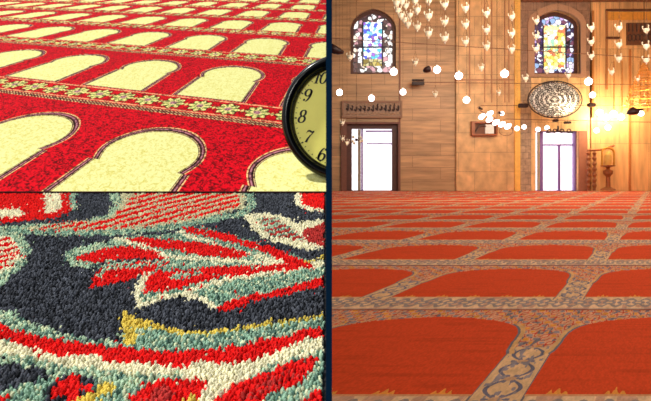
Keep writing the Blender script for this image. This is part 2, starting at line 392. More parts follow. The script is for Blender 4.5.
while Y < 2.0:
    xs = np.arange(-1.42+(k % 2)*sp/2, -0.0125*Y/0.8*0.5-0.004, sp)
    rows.append(np.c_[xs, np.full(len(xs), Y)]); Y += sp*0.92; k += 1
T = np.concatenate(rows); T[:, 0] += rng.uniform(-.3, .3, len(T))*sp; T[:, 1] += rng.uniform(-.3, .3, len(T))*sp
T = T[T[:, 0] < -0.0105]
px_ = CX+F*T[:, 0]/T[:, 1]; py_ = YH2+K2/T[:, 1]
tc = rug_weave(px_, py_)
alt = rug_weave(px_+rng.normal(0, 5, len(T)), py_+rng.normal(0, 3, len(T)))
sw = rng.random(len(T)) < 0.12; tc[sw] = alt[sw]
sage = (np.abs(tc-LIN(*GRN)).sum(1) < 1e-4) | (np.abs(tc-LIN(*LGR)).sum(1) < 1e-4)
pick = sage & (rng.random(len(T)) < 0.25); tc[pick] = LIN(206, 214, 176)
pick = sage & (rng.random(len(T)) < 0.22); tc[pick] = LIN(84, 118, 106)
tc = tc*(1+rng.uniform(-.28, .26, (len(T), 1)))+rng.uniform(0, .012, (len(T), 1))
is_dark = tc.max(1) < 0.09
tc[is_dark] *= rng.uniform(0.3, 3.0, (is_dark.sum(), 1))
# one tuft: a little bundle of yarn, narrow at the knot and rounded on top
rr = [0.62, 1.05, 0.98, 0.55]; zz = [0.0, 0.5, 0.8, 0.98]; ns = 6
tv = [(r*math.cos(2*PI*(j+0.5*(i % 2))/ns), r*math.sin(2*PI*(j+0.5*(i % 2))/ns), z) for i, (r, z) in enumerate(zip(rr, zz)) for j in range(ns)]+[(0, 0, 1.06)]
tq = np.array([(i*ns+j, i*ns+(j+1) % ns, (i+1)*ns+(j+1) % ns, (i+1)*ns+j) for i in range(3) for j in range(ns)])
tt = np.array([(3*ns+j, 3*ns+(j+1) % ns, 4*ns) for j in range(ns)])
tv = np.array(tv); nv = len(tv); N = len(T)
ang = rng.uniform(0, 2*PI, N); rad = sp*0.56*rng.uniform(0.8, 1.2, N); hh = 0.0150*rng.uniform(0.8, 1.15, N)
lx = rng.normal(0, 0.35, N)*sp; ly = rng.normal(-0.1, 0.35, N)*sp
ca, sa = np.cos(ang)[:, None], np.sin(ang)[:, None]
zb = rug_z(T[:, 1])-0.0145-0.010*np.clip((T[:, 1]-1.80)/0.2, 0, 1)
VX = T[:, 0][:, None]+(tv[:, 0]*ca-tv[:, 1]*sa)*rad[:, None]+lx[:, None]*tv[:, 2]
VY = T[:, 1][:, None]+(tv[:, 0]*sa+tv[:, 1]*ca)*rad[:, None]+ly[:, None]*tv[:, 2]
VZ = zb[:, None]+tv[:, 2]*hh[:, None]
VX = np.minimum(VX, -0.0052)
V = np.stack([VX, VY, VZ], -1).reshape(-1, 3)
off = (np.arange(N)*nv)[:, None, None]
me = np_mesh(bpy.data.meshes.new('pile'), V, (tq[None]+off).reshape(-1, 4), np.repeat(tc, nv, 0), (tt[None]+off).reshape(-1, 3))
rug = thing('pile_rug', 'deep pile rug with a red and sage leaf on charcoal ground', 'rug', (0, 0, 0))
tag(link('pile', me, carpet_mat('rug yarn', 420, 0.25, 0.4), rug, True), kind='stuff')
obj('backing', wedge(-1.425, -0.0052, -1.425, -0.0052, lambda Y: rug_z(Y)-0.0142, 0.006, 0.77, 2.04), mat('rug backing', (30, 30, 34)), rug)
bm = bmesh.new()
v = [bm.verts.new(p) for p in ((-1.5, 0.77, 0), (-0.0052, 0.77, 0), (-0.0052, 2.0, 0), (-1.5, 2.0, 0))]
w = [bm.verts.new(p) for p in ((-1.5, 0.77, rug_z(0.77)-0.0202), (-0.0052, 0.77, rug_z(0.77)-0.0202), (-0.0052, 2.0, rug_z(2.0)-0.0202), (-1.5, 2.0, rug_z(2.0)-0.0202))]
bm.faces.new(w); bm.faces.new(v[::-1])
for i in range(4): bm.faces.new((v[i], v[(i+1) % 4], w[(i+1) % 4], w[i]))
bmesh.ops.recalc_face_normals(bm, faces=bm.faces[:])
tag(obj('trim_2', bm, M_dark), kind='structure')

# ================================================================== 3. partition between the two sides
WY = 350/15.0                                         # distance of the mosque wall
bm = bmesh.new(); box(bm, -0.0047, 0.0047, 0.78, WY, 0, 9.6)
tag(obj('wall_center', bm, M_navy), kind='structure')

# ================================================================== 4. orange carpet of the prayer hall
YH3, K3 = CY, 350.0
def br_weave(X, Y):
    v = (Y/K3-0.00748)/0.0037                         # rows, seam at whole numbers
    # across: lines that run away to the right
    x = F*X/K3-330*Y/K3
    u = (F*(X/Y)-330)/(K3/Y); u = (u+0.735)/1.60
    uf = u-np.round(u); uc = 0.5-np.abs(uf)           # distance from field centre
    t = v-np.floor(v)
    col = np.zeros(X.shape+(3,)); col[:] = LIN(232, 190, 146)
    wob = vnoise(u*90, v*40, 11); w2 = vnoise(u*34, v*16, 12); w3 = vnoise(u*200, v*90, 13)
    # band vine
    band = t < 0.215
    wave = np.abs((t-0.115)/0.08-0.75*np.sin(2*PI*u*7))
    wave2 = np.abs((t-0.115)/0.08+0.75*np.sin(2*PI*u*7))
    lf = np.hypot((u*14-np.round(u*14))*0.9, (t-0.115)/0.07)
    paint(col, band & (w2 > 0.62), (206, 158, 128))
    paint(col, band & ((wave < 0.22) | (wave2 < 0.16)), (154, 138, 128))
    paint(col, band & (lf < 0.42), (150, 136, 132)); paint(col, band & (lf < 0.2), (226, 186, 140))
    paint(col, band & (np.abs(t-0.017) < 0.006), (150, 136, 136)); 
    # strip between fields
    strip = (t > 0.16) & (t < 0.56) & (np.abs(uf) < 0.085)
    a = uf/0.07; ph = t*2*PI/0.125
    paint(col, strip, (228, 184, 134))
    m1 = np.abs(np.abs(a)-0.72*np.abs(np.cos(ph/2))) < 0.10
    dd = np.hypot(a, (np.modf(t/0.125+10)[0]-0.5)*2.6)
    paint(col, strip & m1 & (np.abs(a) < 0.95), (112, 108, 122)); paint(col, strip & (dd < 0.58) & (np.cos(6*np.arctan2((np.modf(t/0.125+10)[0]-0.5)*2.6, a)) > -0.2), (128, 120, 130)); paint(col, strip & (dd < 0.28), (206, 160, 120)); paint(col, strip & (wob > 0.72) & (np.abs(a) < 0.9), (150, 138, 138))
    paint(col, strip & (np.abs(np.abs(uf)-0.0765) < 0.0035), (120, 112, 116))
    # spandrels
    sp_ = (t >= 0.56)
    paint(col, sp_, (216, 160, 122))
    q = np.sin(2*PI*u*15.0)*np.sin(2*PI*t*13)+0.5*np.sin(2*PI*(u*8+t*9))
    paint(col, sp_ & (np.abs(q) < 0.17), (206, 70, 40)); paint(col, sp_ & (q > 0.72), (226, 150, 60)); paint(col, sp_ & (q < -0.75), (150, 138, 138))
    paint(col, sp_ & (wob > 0.8), (120, 112, 116))
    # field with its ogee head
    tp = [0.205, 0.50, 0.525, 0.60, 0.635, 0.70, 0.74, 0.775, 0.815, 0.85, 0.875, 0.89, 0.897, 0.90]
    hp = [0.424, 0.422, 0.412, 0.404, 0.404, 0.398, 0.385, 0.365, 0.32, 0.25, 0.16, 0.08, 0.03, 0.0]
    hw = np.interp(t, tp, hp); ok = (t > 0.205) & (t < 0.90)
    hwo = np.interp(t-0.006, tp, hp)+0.013; hwo2 = np.interp(t-0.012, tp, hp)+0.026
    cv = (t > 0.5) & (t < 0.80)
    paint(col, cv & (uc < hwo2), (220, 170, 110)); paint(col, cv & (uc < hwo-0.004), (120, 116, 122))
    fld = ok & (uc < hw)
    paint(col, fld, (214, 74, 34))
    # crests along the foot of each field
    cr = np.abs(u*6-np.round(u*6)); pk = 0.205+0.050*np.sqrt(np.clip(1-cr/0.24, 0, 1))*(0.7+0.3*np.cos(cr*45))*(w3*0.4+0.8)
    paint(col, fld & (t < pk), (232, 150, 62))
    paint(col, fld & (np.abs(t-0.212) < 0.006), (214, 150, 100))
    # seam between two rolls
    paint(col, (t < 0.008) | (t > 0.992), (130, 44, 30))
    g = (0.85+0.22*w3)
    g = g*np.where(fld, 1-0.14*np.clip(vnoise(u*5, v*70, 15)-0.6, 0, 1)*3, 1)
    g = g*np.where(fld, 1, 0.80+0.3*vnoise(u*60, v*30, 17))
    return col*g[..., None]
ys = np.concatenate([np.arange(610, 418, -2.0), np.arange(418, 230, -0.5), np.arange(230, 191.01, -0.25)])
Yd = K3/(ys-YH3); ss = np.linspace(0.0, 0.72, 880)
Yd = np.append(Yd, WY)
YY, SS = np.meshgrid(Yd, ss, indexing='ij'); XX = SS*YY+0.0047
far = (np.linspace(0, 1, 401)**2.2)[None, 1:]                     # the rest of the carpet out to the right wall
XX = np.concatenate([XX, XX[:, -1:]*(1-far)+16.88*far], 1); YY = np.concatenate([YY, np.repeat(YY[:, -1:], 400, 1)], 1)
P = np.stack([XX, YY, np.full(XX.shape, 0.012)], -1)
hall = thing('hall_carpet', 'orange red mosque carpet with beige vine borders dividing it into arched prayer places', 'carpet', (0, 0, 0))
P[..., 2] = 0.0
link('woven_face', grid_mesh('face', P, br_weave(XX, YY)), carpet_mat('orange carpet', 120, 0.07, 0.15), hall)
bm = bmesh.new(); Yn = Yd[0]
v = [bm.verts.new(p) for p in ((0.005, Yn, -0.001), (16.88, Yn, -0.001), (16.88, WY, -0.001), (0.005, WY, -0.001))]
w = [bm.verts.new((q.co.x, q.co.y, -0.012)) for q in v]
bm.faces.new(v); bm.faces.new(w[::-1])
for i in range(4): bm.faces.new((v[i], w[i], w[(i+1) % 4], v[(i+1) % 4]))
bmesh.ops.recalc_face_normals(bm, faces=bm.faces[:])
obj('backing', bm, mat('carpet backing', (120, 50, 30)), hall)
bm = bmesh.new(); box(bm, -17, 17.4, -3, WY+0.8, -0.2, -0.0121)
tag(obj('floor', bm, mat('stone floor', (120, 60, 40), 0.8)), kind='structure')

# ================================================================== 5. the prayer hall wall
S = WY/F
def wp(x, y): return ((x-CX)*S, EYE+(CY-y)*S)
def rect(x0, y0, x1, y1):
    a, b_ = wp(x0, y1), wp(x1, y0)
    return [(a[0], a[1]), (b_[0], a[1]), (b_[0], b_[1]), (a[0], b_[1])]
def arch(x0, y0, x1, y1, spring, n=14, peak=1.0):
    """pointed arch outline: y0 = apex, y1 = sill, spring = where the curve starts"""
    xc = (x0+x1)/2; pts = [wp(x0, y1), wp(x1, y1)]
    f = lambda s: (1-s**2.2)**0.62                     # shoulders
    for i in range(n+1):
        s = 1-i/n; pts.append(wp(xc+(x1-xc)*s, spring-(spring-y0)*(0.80*math.sqrt(max(0, 1-s*s))+0.20*(1-s))))
    for i in range(1, n+1):
        s = i/n; pts.append(wp(xc-(xc-x0)*s, spring-(spring-y0)*(0.80*math.sqrt(max(0, 1-s*s))+0.20*(1-s))))
    return pts
def stone(name, c, course=(2.6, 0.55), contrast=0.14, streak=(0.5, 1, 5), rough=0.45):
    m, nt, b = new_mat(name)
    tc_ = nt.nodes.new('ShaderNodeTexCoord'); sx = nt.nodes.new('ShaderNodeSeparateXYZ'); cb = nt.nodes.new('ShaderNodeCombineXYZ')
    nt.links.new(tc_.outputs['Object'], sx.inputs[0]); nt.links.new(sx.outputs['X'], cb.inputs['X']); nt.links.new(sx.outputs['Z'], cb.inputs['Y'])
    br = nt.nodes.new('ShaderNodeTexBrick'); br.inputs['Scale'].default_value = 1; br.inputs['Mortar Size'].default_value = 0.012
    br.inputs['Brick Width'].default_value = course[0]; br.inputs['Row Height'].default_value = course[1]
    l = lin(c)
    br.inputs['Color1'].default_value = (*[q*(1-contrast) for q in l], 1); br.inputs['Color2'].default_value = (*[min(1, q*(1+contrast)) for q in l], 1)
    br.inputs['Mortar'].default_value = (*[q*0.6 for q in l], 1)
    nt.links.new(cb.outputs[0], br.inputs['Vector'])
    mp = nt.nodes.new('ShaderNodeMapping'); mp.inputs['Scale'].default_value = streak
    n = nt.nodes.new('ShaderNodeTexNoise'); n.inputs['Scale'].default_value = 1.6; n.inputs['Detail'].default_value = 6
    nt.links.new(tc_.outputs['Object'], mp.inputs['Vector']); nt.links.new(mp.outputs[0], n.inputs['Vector'])
    mr = nt.nodes.new('ShaderNodeMapRange'); mr.inputs['From Min'].default_value = 0.3; mr.inputs['From Max'].default_value = 0.7
    mr.inputs['To Min'].default_value = 0.72; mr.inputs['To Max'].default_value = 1.25
    nt.links.new(n.outputs['Fac'], mr.inputs['Value'])
    v_ = nt.nodes.new('ShaderNodeVectorMath'); v_.operation = 'SCALE'
    nt.links.new(br.outputs['Color'], v_.inputs[0]); nt.links.new(mr.outputs[0], v_.inputs['Scale']); nt.links.new(v_.outputs[0], b.inputs['Base Color'])
    b.inputs['Roughness'].default_value = rough
    return m
M_brown = stone('brown marble', (188, 148, 104))
M_light = stone('pale veined marble', (212, 170, 118), (1.5, 0.9), 0.07, (1.4, 1, 1.2))
M_gold = stone('golden marble', (216, 168, 112), (0.9, 2.2), 0.1, (3.0, 1, 0.4))
M_grey = stone('grey carved marble', (150, 118, 96), (0.5, 0.4), 0.16, (3, 1, 3))
M_frame = mat('dark window frame', (84, 52, 44), 0.5, var=0.15)
M_violet = mat('violet grey window joinery', (128, 96, 160), 0.4)
wall_loops = [[(0.0047, 0.0), (17, 0.0), (17, 9.6), (0.0047, 9.6)],
              arch(350.5, 8.5, 396, 74, 28), rect(346.5, 124, 398, 190.9), arch(533, 11, 579, 74.5, 26), rect(535, 131, 577, 190.9)]
tag(obj('wall_back', plate(wall_loops, WY, WY+0.7), M_brown), kind='structure')
TR = 1
def trim(loops, dep, m, y0=None):
    global TR
    TR += 1
    y1 = WY if y0 is None else y0
    return tag(obj('trim_%d' % (TR+1), plate(loops, y1-dep, y1-0.001), m), kind='structure')
trim([rect(455.5, -25, 513, 190.9)], 0.16, M_light)
trim([rect(513, -25, 518.5, 190.9)], 0.24, mat('gilded edge', (236, 182, 92), 0.4))
trim([rect(519, 2, 589, 78), arch(533, 11, 579, 74.5, 26)], 0.10, M_grey)
trim([arch(526.5, 5, 584, 77.5, 24), arch(533, 11, 579, 74.5, 26)], 0.19, mat('carved hood stone', (178, 140, 112), 0.5, scale=20))
trim([rect(519, 78, 589, 190.9), rect(535, 131, 577, 190.9)], 0.08, stone('pale buff marble', (222, 182, 128), (0.6, 0.8), 0.1, (2, 1, 1)))
trim([rect(519.5, 78, 530, 190.9)], 0.14, stone('grey pilaster', (166, 140, 116), (0.25, 0.3), 0.2, (3, 1, 5)))
trim([rect(577.5, 131, 586, 190.9)], 0.14, mat('brown jamb', (160, 104, 80), 0.5))
trim([rect(590, -25, 690, 190.9)], 0.12, M_gold)
trim([rect(519, -2, 690, 3)], 0.30, mat('brown cornice', (120, 74, 50), 0.5))
trim([rect(604, 10.2, 690, 12.2)], 0.20, mat('dark moulding', (92, 54, 34), 0.5))
trim([rect(604, 13, 690, 21)], 0.16, mat('gilt moulding', (214, 150, 62), 0.4))
trim([rect(604, 38, 617, 40)], 0.24, mat('dark ledge', (88, 50, 34), 0.5))
trim([rect(604, 12, 606, 90)], 0.17, mat('brown bead', (170, 112, 62), 0.5))
trim([rect(627, 50, 629, 190.9)], 0.17, mat('brown bead dark', (176, 112, 58), 0.5))
trim([rect(590, 12, 592, 118)], 0.20, mat('amber bead', (184, 120, 60), 0.5))
trim([rect(455, 80, 513, 81.2)], 0.19, mat('brown course', (176, 124, 88), 0.5))
trim([rect(399, -20, 400.4, 190)], 0.05, mat('brown joint', (140, 92, 66), 0.5))
for xx in (468, 483, 490, 503, 507):
    trim([rect(xx, -25, xx+1.1, 103)], 0.185, bpy.data.materials['brown course'])
for xx in (612, 620, 638, 645):
    trim([rect(xx, 62, xx+0.8, 112)], 0.15, bpy.data.materials['amber bead'])
bm = bmesh.new(); box(bm, 16.9, 17.3, -3, WY+0.7, 0, 9.6); tag(obj('wall_right', bm, M_brown), kind='structure')
bm = bmesh.new(); box(bm, -0.0047, 17.3, -3, WY+0.7, 9.6, 9.9); tag(obj('ceiling', bm, mat('plaster ceiling', (214, 180, 140))), kind='structure')

def glass_mat(name, stops, scale, strength, lead=0.06):
    """leaded coloured glass with daylight behind it"""
    m, nt, b = new_mat(name)
    tc_ = nt.nodes.new('ShaderNodeTexCoord'); mp = nt.nodes.new('ShaderNodeMapping'); mp.inputs['Scale'].default_value = (1, 0.01, 1)
    nt.links.new(tc_.outputs['Object'], mp.inputs[0])
    v1 = nt.nodes.new('ShaderNodeTexVoronoi'); v1.inputs['Scale'].default_value = scale
    v2 = nt.nodes.new('ShaderNodeTexVoronoi'); v2.feature = 'DISTANCE_TO_EDGE'; v2.inputs['Scale'].default_value = scale
    nt.links.new(mp.outputs[0], v1.inputs['Vector']); nt.links.new(mp.outputs[0], v2.inputs['Vector'])
    sp2 = nt.nodes.new('ShaderNodeSeparateColor'); nt.links.new(v1.outputs['Color'], sp2.inputs[0])
    cr = nt.nodes.new('ShaderNodeValToRGB'); cr.color_ramp.interpolation = 'CONSTANT'
    while len(cr.color_ramp.elements) < len(stops): cr.color_ramp.elements.new(0.5)
    for i, c in enumerate(stops):
        cr.color_ramp.elements[i].position = i/len(stops); cr.color_ramp.elements[i].color = rgba(c)
    nt.links.new(sp2.outputs[0], cr.inputs[0])
    mt = nt.nodes.new('ShaderNodeMath'); mt.operation = 'GREATER_THAN'; mt.inputs[1].default_value = lead
    nt.links.new(v2.outputs['Distance'], mt.inputs[0])
    ml = nt.nodes.new('ShaderNodeMath'); ml.operation = 'MULTIPLY'; ml.inputs[1].default_value = strength
    nt.links.new(mt.outputs[0], ml.inputs[0])
    nt.links.new(cr.outputs[0], b.inputs['Emission Color']); nt.links.new(ml.outputs[0], b.inputs['Emission Strength'])
    b.inputs['Base Color'].default_value = (0.02, 0.02, 0.03, 1); b.inputs['Roughness'].default_value = 0.3
    return m
G_blue = glass_mat('blue stained glass', [(250, 250, 255), (120, 190, 240), (70, 90, 200), (245, 250, 255), (70, 180, 200), (250, 250, 255), (140, 90, 190), (200, 235, 250)], 6.6, 1.7, 0.03)
G_yel = glass_mat('yellow stained glass', [(250, 240, 170), (255, 252, 220), (220, 200, 90), (160, 210, 180), (250, 250, 240), (250, 236, 150), (210, 120, 80), (240, 240, 190)], 6.6, 1.6, 0.025)
G_bord1 = glass_mat('white scroll glass', [(250, 250, 245), (70, 46, 44), (240, 220, 200), (250, 250, 250), (90, 60, 60), (190, 140, 150), (60, 40, 44)], 5.2, 1.5, 0.05)
G_bord2 = glass_mat('violet scroll glass', [(245, 235, 250), (80, 60, 120), (200, 170, 220), (240, 240, 250), (120, 70, 90), (150, 180, 220), (60, 45, 80)], 5.2, 1.4, 0.05)
G_ochre = glass_mat('ochre stained glass', [(200, 170, 40), (230, 210, 110), (150, 130, 40), (240, 230, 170)], 4.4, 0.9, 0.05)
M_day = emis('daylit pane', (250, 248, 255), 1.5)
def stained(n, x0, y0, x1, y1, spring, core, gcore, gb, ochre=None):
    fr = plate([arch(x0, y0, x1, y1, spring), arch(x0+3.2, y0+4, x1-3.2, y1-2.4, spring)], WY+0.15, WY+0.30)
    w_ = tag(obj('window_%d' % n, fr, M_frame), kind='structure')
    obj('border_glass', plate([arch(x0+3.2, y0+4, x1-3.2, y1-2.4, spring), rect(*core)], WY+0.22, WY+0.24), gb, w_)
    c = list(core)
    if ochre:
        obj('ochre_glass', plate([rect(c[0], ochre, c[2], c[3])], WY+0.21, WY+0.23), G_ochre, w_); c[3] = ochre
    obj('central_glass', plate([rect(*c)], WY+0.205, WY+0.225), gcore, w_)
    bm = bmesh.new()
    for a, b_ in (((core[0], core[1]), (core[0], core[3])), ((core[2], core[1]), (core[2], core[3])), ((x0+3, 46), (x1-3, 46))):
        p, q = wp(*a), wp(*b_); tube(bm, [(p[0], WY+0.2, p[1]), (q[0], WY+0.2, q[1])], 0.035)
    obj('lead_bar', bm, mat('lead %d' % n, (54, 44, 70), 0.5), w_)
stained(1, 350.5, 8.5, 396, 74, 28, (363, 21, 383, 65), G_blue, G_bord1, 58)
stained(2, 533, 11, 579, 74.5, 26, (545, 24, 568, 68), G_yel, G_bord2)
def opening(n, x0, y0, x1, y1, fr, bars, drape=None):
    w_ = tag(obj('window_%d' % n, plate([rect(x0, y0, x1, y1), rect(x0+fr[0], y0+fr[1], x1-fr[2], y1-0.5)], WY+0.1, WY+0.35), M_frame if n == 3 else M_violet), kind='structure')
    obj('pane', plate([rect(x0+fr[0], y0+fr[1], x1-fr[2], y1-0.5)], WY+0.33, WY+0.345), M_day, w_)
    for bx in bars:
        obj('glazing_bar', plate([rect(*bx)], WY+0.2, WY+0.3), M_violet, w_)
    if drape:
        bm = bmesh.new()
        x_0, z0 = wp(drape[0], drape[3]); x_1, z1 = wp(drape[2], drape[1]); n_ = 24
        A = []
        for i in range(n_+1):
            x = x_0+(x_1-x_0)*i/n_; y = WY+0.14+0.03*math.sin(i*1.3)
            A.append((bm.verts.new((x, y, z0)), bm.verts.new((x, y, z1))))
        for a, b_ in zip(A, A[1:]): bm.faces.new((a[0], b_[0], b_[1], a[1]))
        r = bmesh.ops.extrude_face_region(bm, geom=bm.faces[:])
        bmesh.ops.translate(bm, vec=(0, 0.015, 0), verts=[g for g in r['geom'] if isinstance(g, bmesh.types.BMVert)])
        m, nt, b = new_mat('lace %d' % n); b.inputs['Base Color'].default_value = rgba((222, 214, 196)); b.inputs['Roughness'].default_value = 0.9
        b.inputs['Transmission Weight'].default_value = 0.0
        b.inputs['Emission Color'].default_value = rgba((235, 228, 215)); b.inputs['Emission Strength'].default_value = 0.0
        obj('lace_strip', bm, m, w_)
opening(3, 346.5, 124, 398, 190.9, (5.5, 4.5, 5.5), [(366, 130, 393, 131.5), (367, 142.8, 393, 144), (361.5, 128.5, 363.3, 190.5)], (358, 129, 361, 190.4))
opening(4, 535, 131, 577, 190.9, (1.5, 0.6, 1.5), [(544, 143.8, 576, 145.4), (560.3, 145, 562.6, 190.5), (541.5, 131.5, 545, 190.5)], (538.5, 131.6, 541, 190.4))
# wide dark surrounds of the openings
trim([rect(341, 122, 400, 190.9), rect(346.5, 124, 398, 190.9)], 0.12, mat('brown surround', (120, 78, 62), 0.5))

# inscription tablet over the left opening
tab = thing('inscription_panel', 'long carved inscription panel on the brown wall above the left tall bright window', 'panel', (*wp(371.5, 118)[:1], WY-0.06, wp(371.5, 118)[1]))
def on_wall(bm, t): bmesh.ops.translate(bm, vec=-Vector(t.location), verts=bm.verts[:]); return bm
obj('tablet', on_wall(plate([rect(341.5, 101, 402, 118.2)], WY-0.10, WY-0.002), tab), mat('grey tablet', (158, 130, 110), 0.6), tab)
obj('tablet_border', on_wall(plate([rect(341.5, 101, 402, 118.2), rect(343.5, 103, 400, 116.4)], WY-0.14, WY-0.101), tab), mat('carved tablet border', (150, 116, 92), 0.6, scale=30), tab)
bm = bmesh.new()
for i in range(26):
    x = 346+i*2.08; h = random.choice((3, 5, 6.5)); y = 109+random.uniform(-1, 1)
    p = [wp(x, y+2), wp(x+0.3, y+2-h), ] if i % 2 else [wp(x, y), wp(x+1.2, y+1.6), wp(x+2.4, y+0.6), wp(x+2.6, y-1.4), wp(x+1.4, y-2.2)]
    tube(bm, [(a, WY-0.12, b_) for a, b_ in p], 0.036, 5)
obj('inscription', on_wall(bm, tab), mat('dark carved letters', (58, 42, 44), 0.6), tab)
bm = bmesh.new()
for r_, yy in ((0.9, 114), (0.9, 105)):
    pts = [wp(346+i*0.5, yy+r_*math.sin(i*0.9)) for i in range(107)]
    tube(bm, [(a, WY-0.115, b_) for a, b_ in pts], 0.02, 4)
obj('scroll_line', on_wall(bm, tab), mat('pale carved scroll', (186, 156, 128), 0.6), tab)

# oval medallion of pierced scrollwork between the upper and lower right windows
mc = wp(555, 99.5); MY = WY-1.3
md = thing('oval_medallion', 'large oval openwork medallion of dark scrolls under the right stained glass window', 'medallion', (mc[0]*MY/WY, MY, EYE+(mc[1]-EYE)*MY/WY))
rx, rz = 27*MY/F, 18.3*MY/F
E_ = lambda f, n=72: [(rx*f*math.cos(2*PI*i/n), rz*f*math.sin(2*PI*i/n)) for i in range(n)]
M_iron = mat('dark wrought metal', (52, 44, 44), 0.5, metal=0.3)
M_plate = mat('pale medallion ground', (252, 246, 228), 0.5)
obj('ground_plate', plate([E_(0.93)], 0.03, 0.05), M_plate, md)
for f_, r_ in ((1.0, 0.028), (0.62, 0.014)):
    bm = bmesh.new(); tube(bm, [(x, 0, z) for x, z in E_(f_)], r_, 6, True); obj('ring', bm, M_iron, md)
bm = bmesh.new()
for f_, nn, rr_ in ((0.86, 30, 0.085), (0.69, 24, 0.08), (0.50, 18, 0.08), (0.32, 12, 0.075), (0.14, 6, 0.07)):
    for i in range(nn):
        a = 2*PI*i/nn; cx0, cz0 = rx*f_*math.cos(a), rz*f_*math.sin(a); sg = 1 if i % 2 else -1
        pts = [(cx0+rr_*(1-k/16)*math.cos(a+sg*k*0.55), 0, cz0+rr_*(1-k/16)*math.sin(a+sg*k*0.55)) for k in range(14)]
        tube(bm, pts, 0.0155, 4)
        tube(bm, [(cx0-rr_*1.3*math.sin(a), 0, cz0+rr_*1.3*math.cos(a)), (cx0*1.1, 0.0, cz0*1.1), (cx0+rr_*math.sin(a)*1.3, 0, cz0-rr_*math.cos(a)*1.3)], 0.009, 4)
obj('scrollwork', bm, M_iron, md)
for sx_ in (-0.6, 0.6):
    bm = bmesh.new(); tube(bm, [(rx*sx_, 0.05, 0.3), (rx*sx_, WY-MY-0.09, 0.3)], 0.02, 6); obj('bracket', bm, M_iron, md)

# framed niche with white sheets
nc_ = wp(482, 136); nb = thing('framed_niche', 'small wooden framed wall niche holding white sheets between the two tall bright windows', 'niche', (nc_[0], WY-0.3, nc_[1]))
obj('frame', on_wall(plate([rect(469.5, 122, 495, 136), rect(472.5, 124, 493.5, 134.4)], WY-0.38, WY-0.162), nb), mat('reddish wood', (150, 84, 46), 0.4), nb)
obj('back_board', on_wall(plate([rect(472.5, 124, 493.5, 134.4)], WY-0.2, WY-0.165), nb), mat('dark wood back', (110, 62, 36), 0.5), nb)
bm = plate([rect(483.5, 125, 492, 134)], WY-0.27, WY-0.24)
obj('paper_sheet', on_wall(bm, nb), mat('white paper', (244, 240, 236), 0.6), nb)
bm = bmesh.new(); p = [wp(474, 132), wp(477, 127), wp(481, 125.5), wp(484, 127)]; tube(bm, [(a, WY-0.27, b_) for a, b_ in p], 0.04, 6)
obj('curved_rail', on_wall(bm, nb), M_frame, nb)

# dark fresco panel upper right
fp = thing('carved_screen', 'dark carved lattice panel high on the golden wall at the right edge', 'panel', (wp(639, 46)[0], WY-0.2, wp(639, 46)[1]))
obj('board', on_wall(plate([rect(624.5, 24, 660, 46)], WY-0.2, WY-0.121), fp), mat('umber panel', (112, 70, 44), 0.6, scale=3, var=0.3), fp)
bm = bmesh.new()
for i in range(9):
    x = 626+i*4
    tube(bm, [(*wp(x, 25)[:1], WY-0.22, wp(x, 25)[1]), (wp(x, 33)[0], WY-0.22, wp(x, 33)[1])], 0.03, 5)
    c_ = wp(x+1, 39)
    tube(bm, [(c_[0]+0.085*math.cos(k*0.7), WY-0.22, c_[1]+0.16*math.sin(k*0.7)) for k in range(9)], 0.022, 5, True)
obj('lattice', on_wall(bm, fp), mat('dark lattice', (62, 38, 30), 0.6), fp)

# gilded lantern and little stair rail at the right
M_gilt = mat('gilded metal', (206, 146, 60), 0.3, metal=0.6)
M_wood = mat('carved brown wood', (140, 80, 40), 0.5)
lc = wp(608, 168); LY = WY-0.8
ln = thing('gilded_lantern', 'arched gilded lantern standing by the golden wall right of the right tall window', 'lantern', (lc[0]*LY/WY, LY, EYE+(lc[1]-EYE)*LY/WY))
bm = bmesh.new()
tube(bm, [(0.27*math.cos(PI*k/12), 0, 0.70+0.2*math.sin(PI*k/12)) for k in range(13)], 0.05, 8); tube(bm, [(-0.27, 0, 0.7), (-0.27, 0, 0.1)], 0.045, 8); tube(bm, [(0.27, 0, 0.7), (0.27, 0, 0.1)], 0.045, 8)
obj('arched_frame', bm, M_gilt, ln)
bm = bmesh.new(); lathe(bm, [(0, 0.12), (0.13, 0.14), (0.15, 0.3), (0.15, 0.6), (0.1, 0.72), (0, 0.76)], 16); obj('body', bm, mat('bright brass', (240, 196, 110), 0.25, metal=0.4), ln)
bm = bmesh.new(); lathe(bm, [(0, -1.0), (0.32, -1.0), (0.3, -0.95), (0.1, -0.85), (0.08, -0.4), (0.2, -0.25), (0.2, -0.12), (0.06, -0.05), (0.1, 0.05), (0.3, 0.08), (0.3, 0.12), (0, 0.12)], 16); obj('stand', bm, M_wood, ln)
rl = thing('carved_rail', 'carved wooden rail with turned posts leading left from the gilded lantern', 'rail', at(600, 190, LY+0.3))
a = at(588, 150.5, LY+0.3)-Vector(rl.location); b_ = at(603, 149.5, LY+0.3)-Vector(rl.location); c_ = at(614, 145.5, LY+0.3)-Vector(rl.location)
bm = bmesh.new(); tube(bm, [a, b_, c_], 0.055, 8); obj('handrail', bm, M_wood, rl)
for xx in (588.5, 594.5):
    bm = bmesh.new(); q = at(xx, 190.5, LY+0.3)-Vector(rl.location)
    lathe(bm, [(0.07, 0)]+[(0.05+0.055*(k % 2), 0.1+0.125*k) for k in range(14)]+[(0, 1.82)], 10, q); obj('post', bm, M_wood, rl)

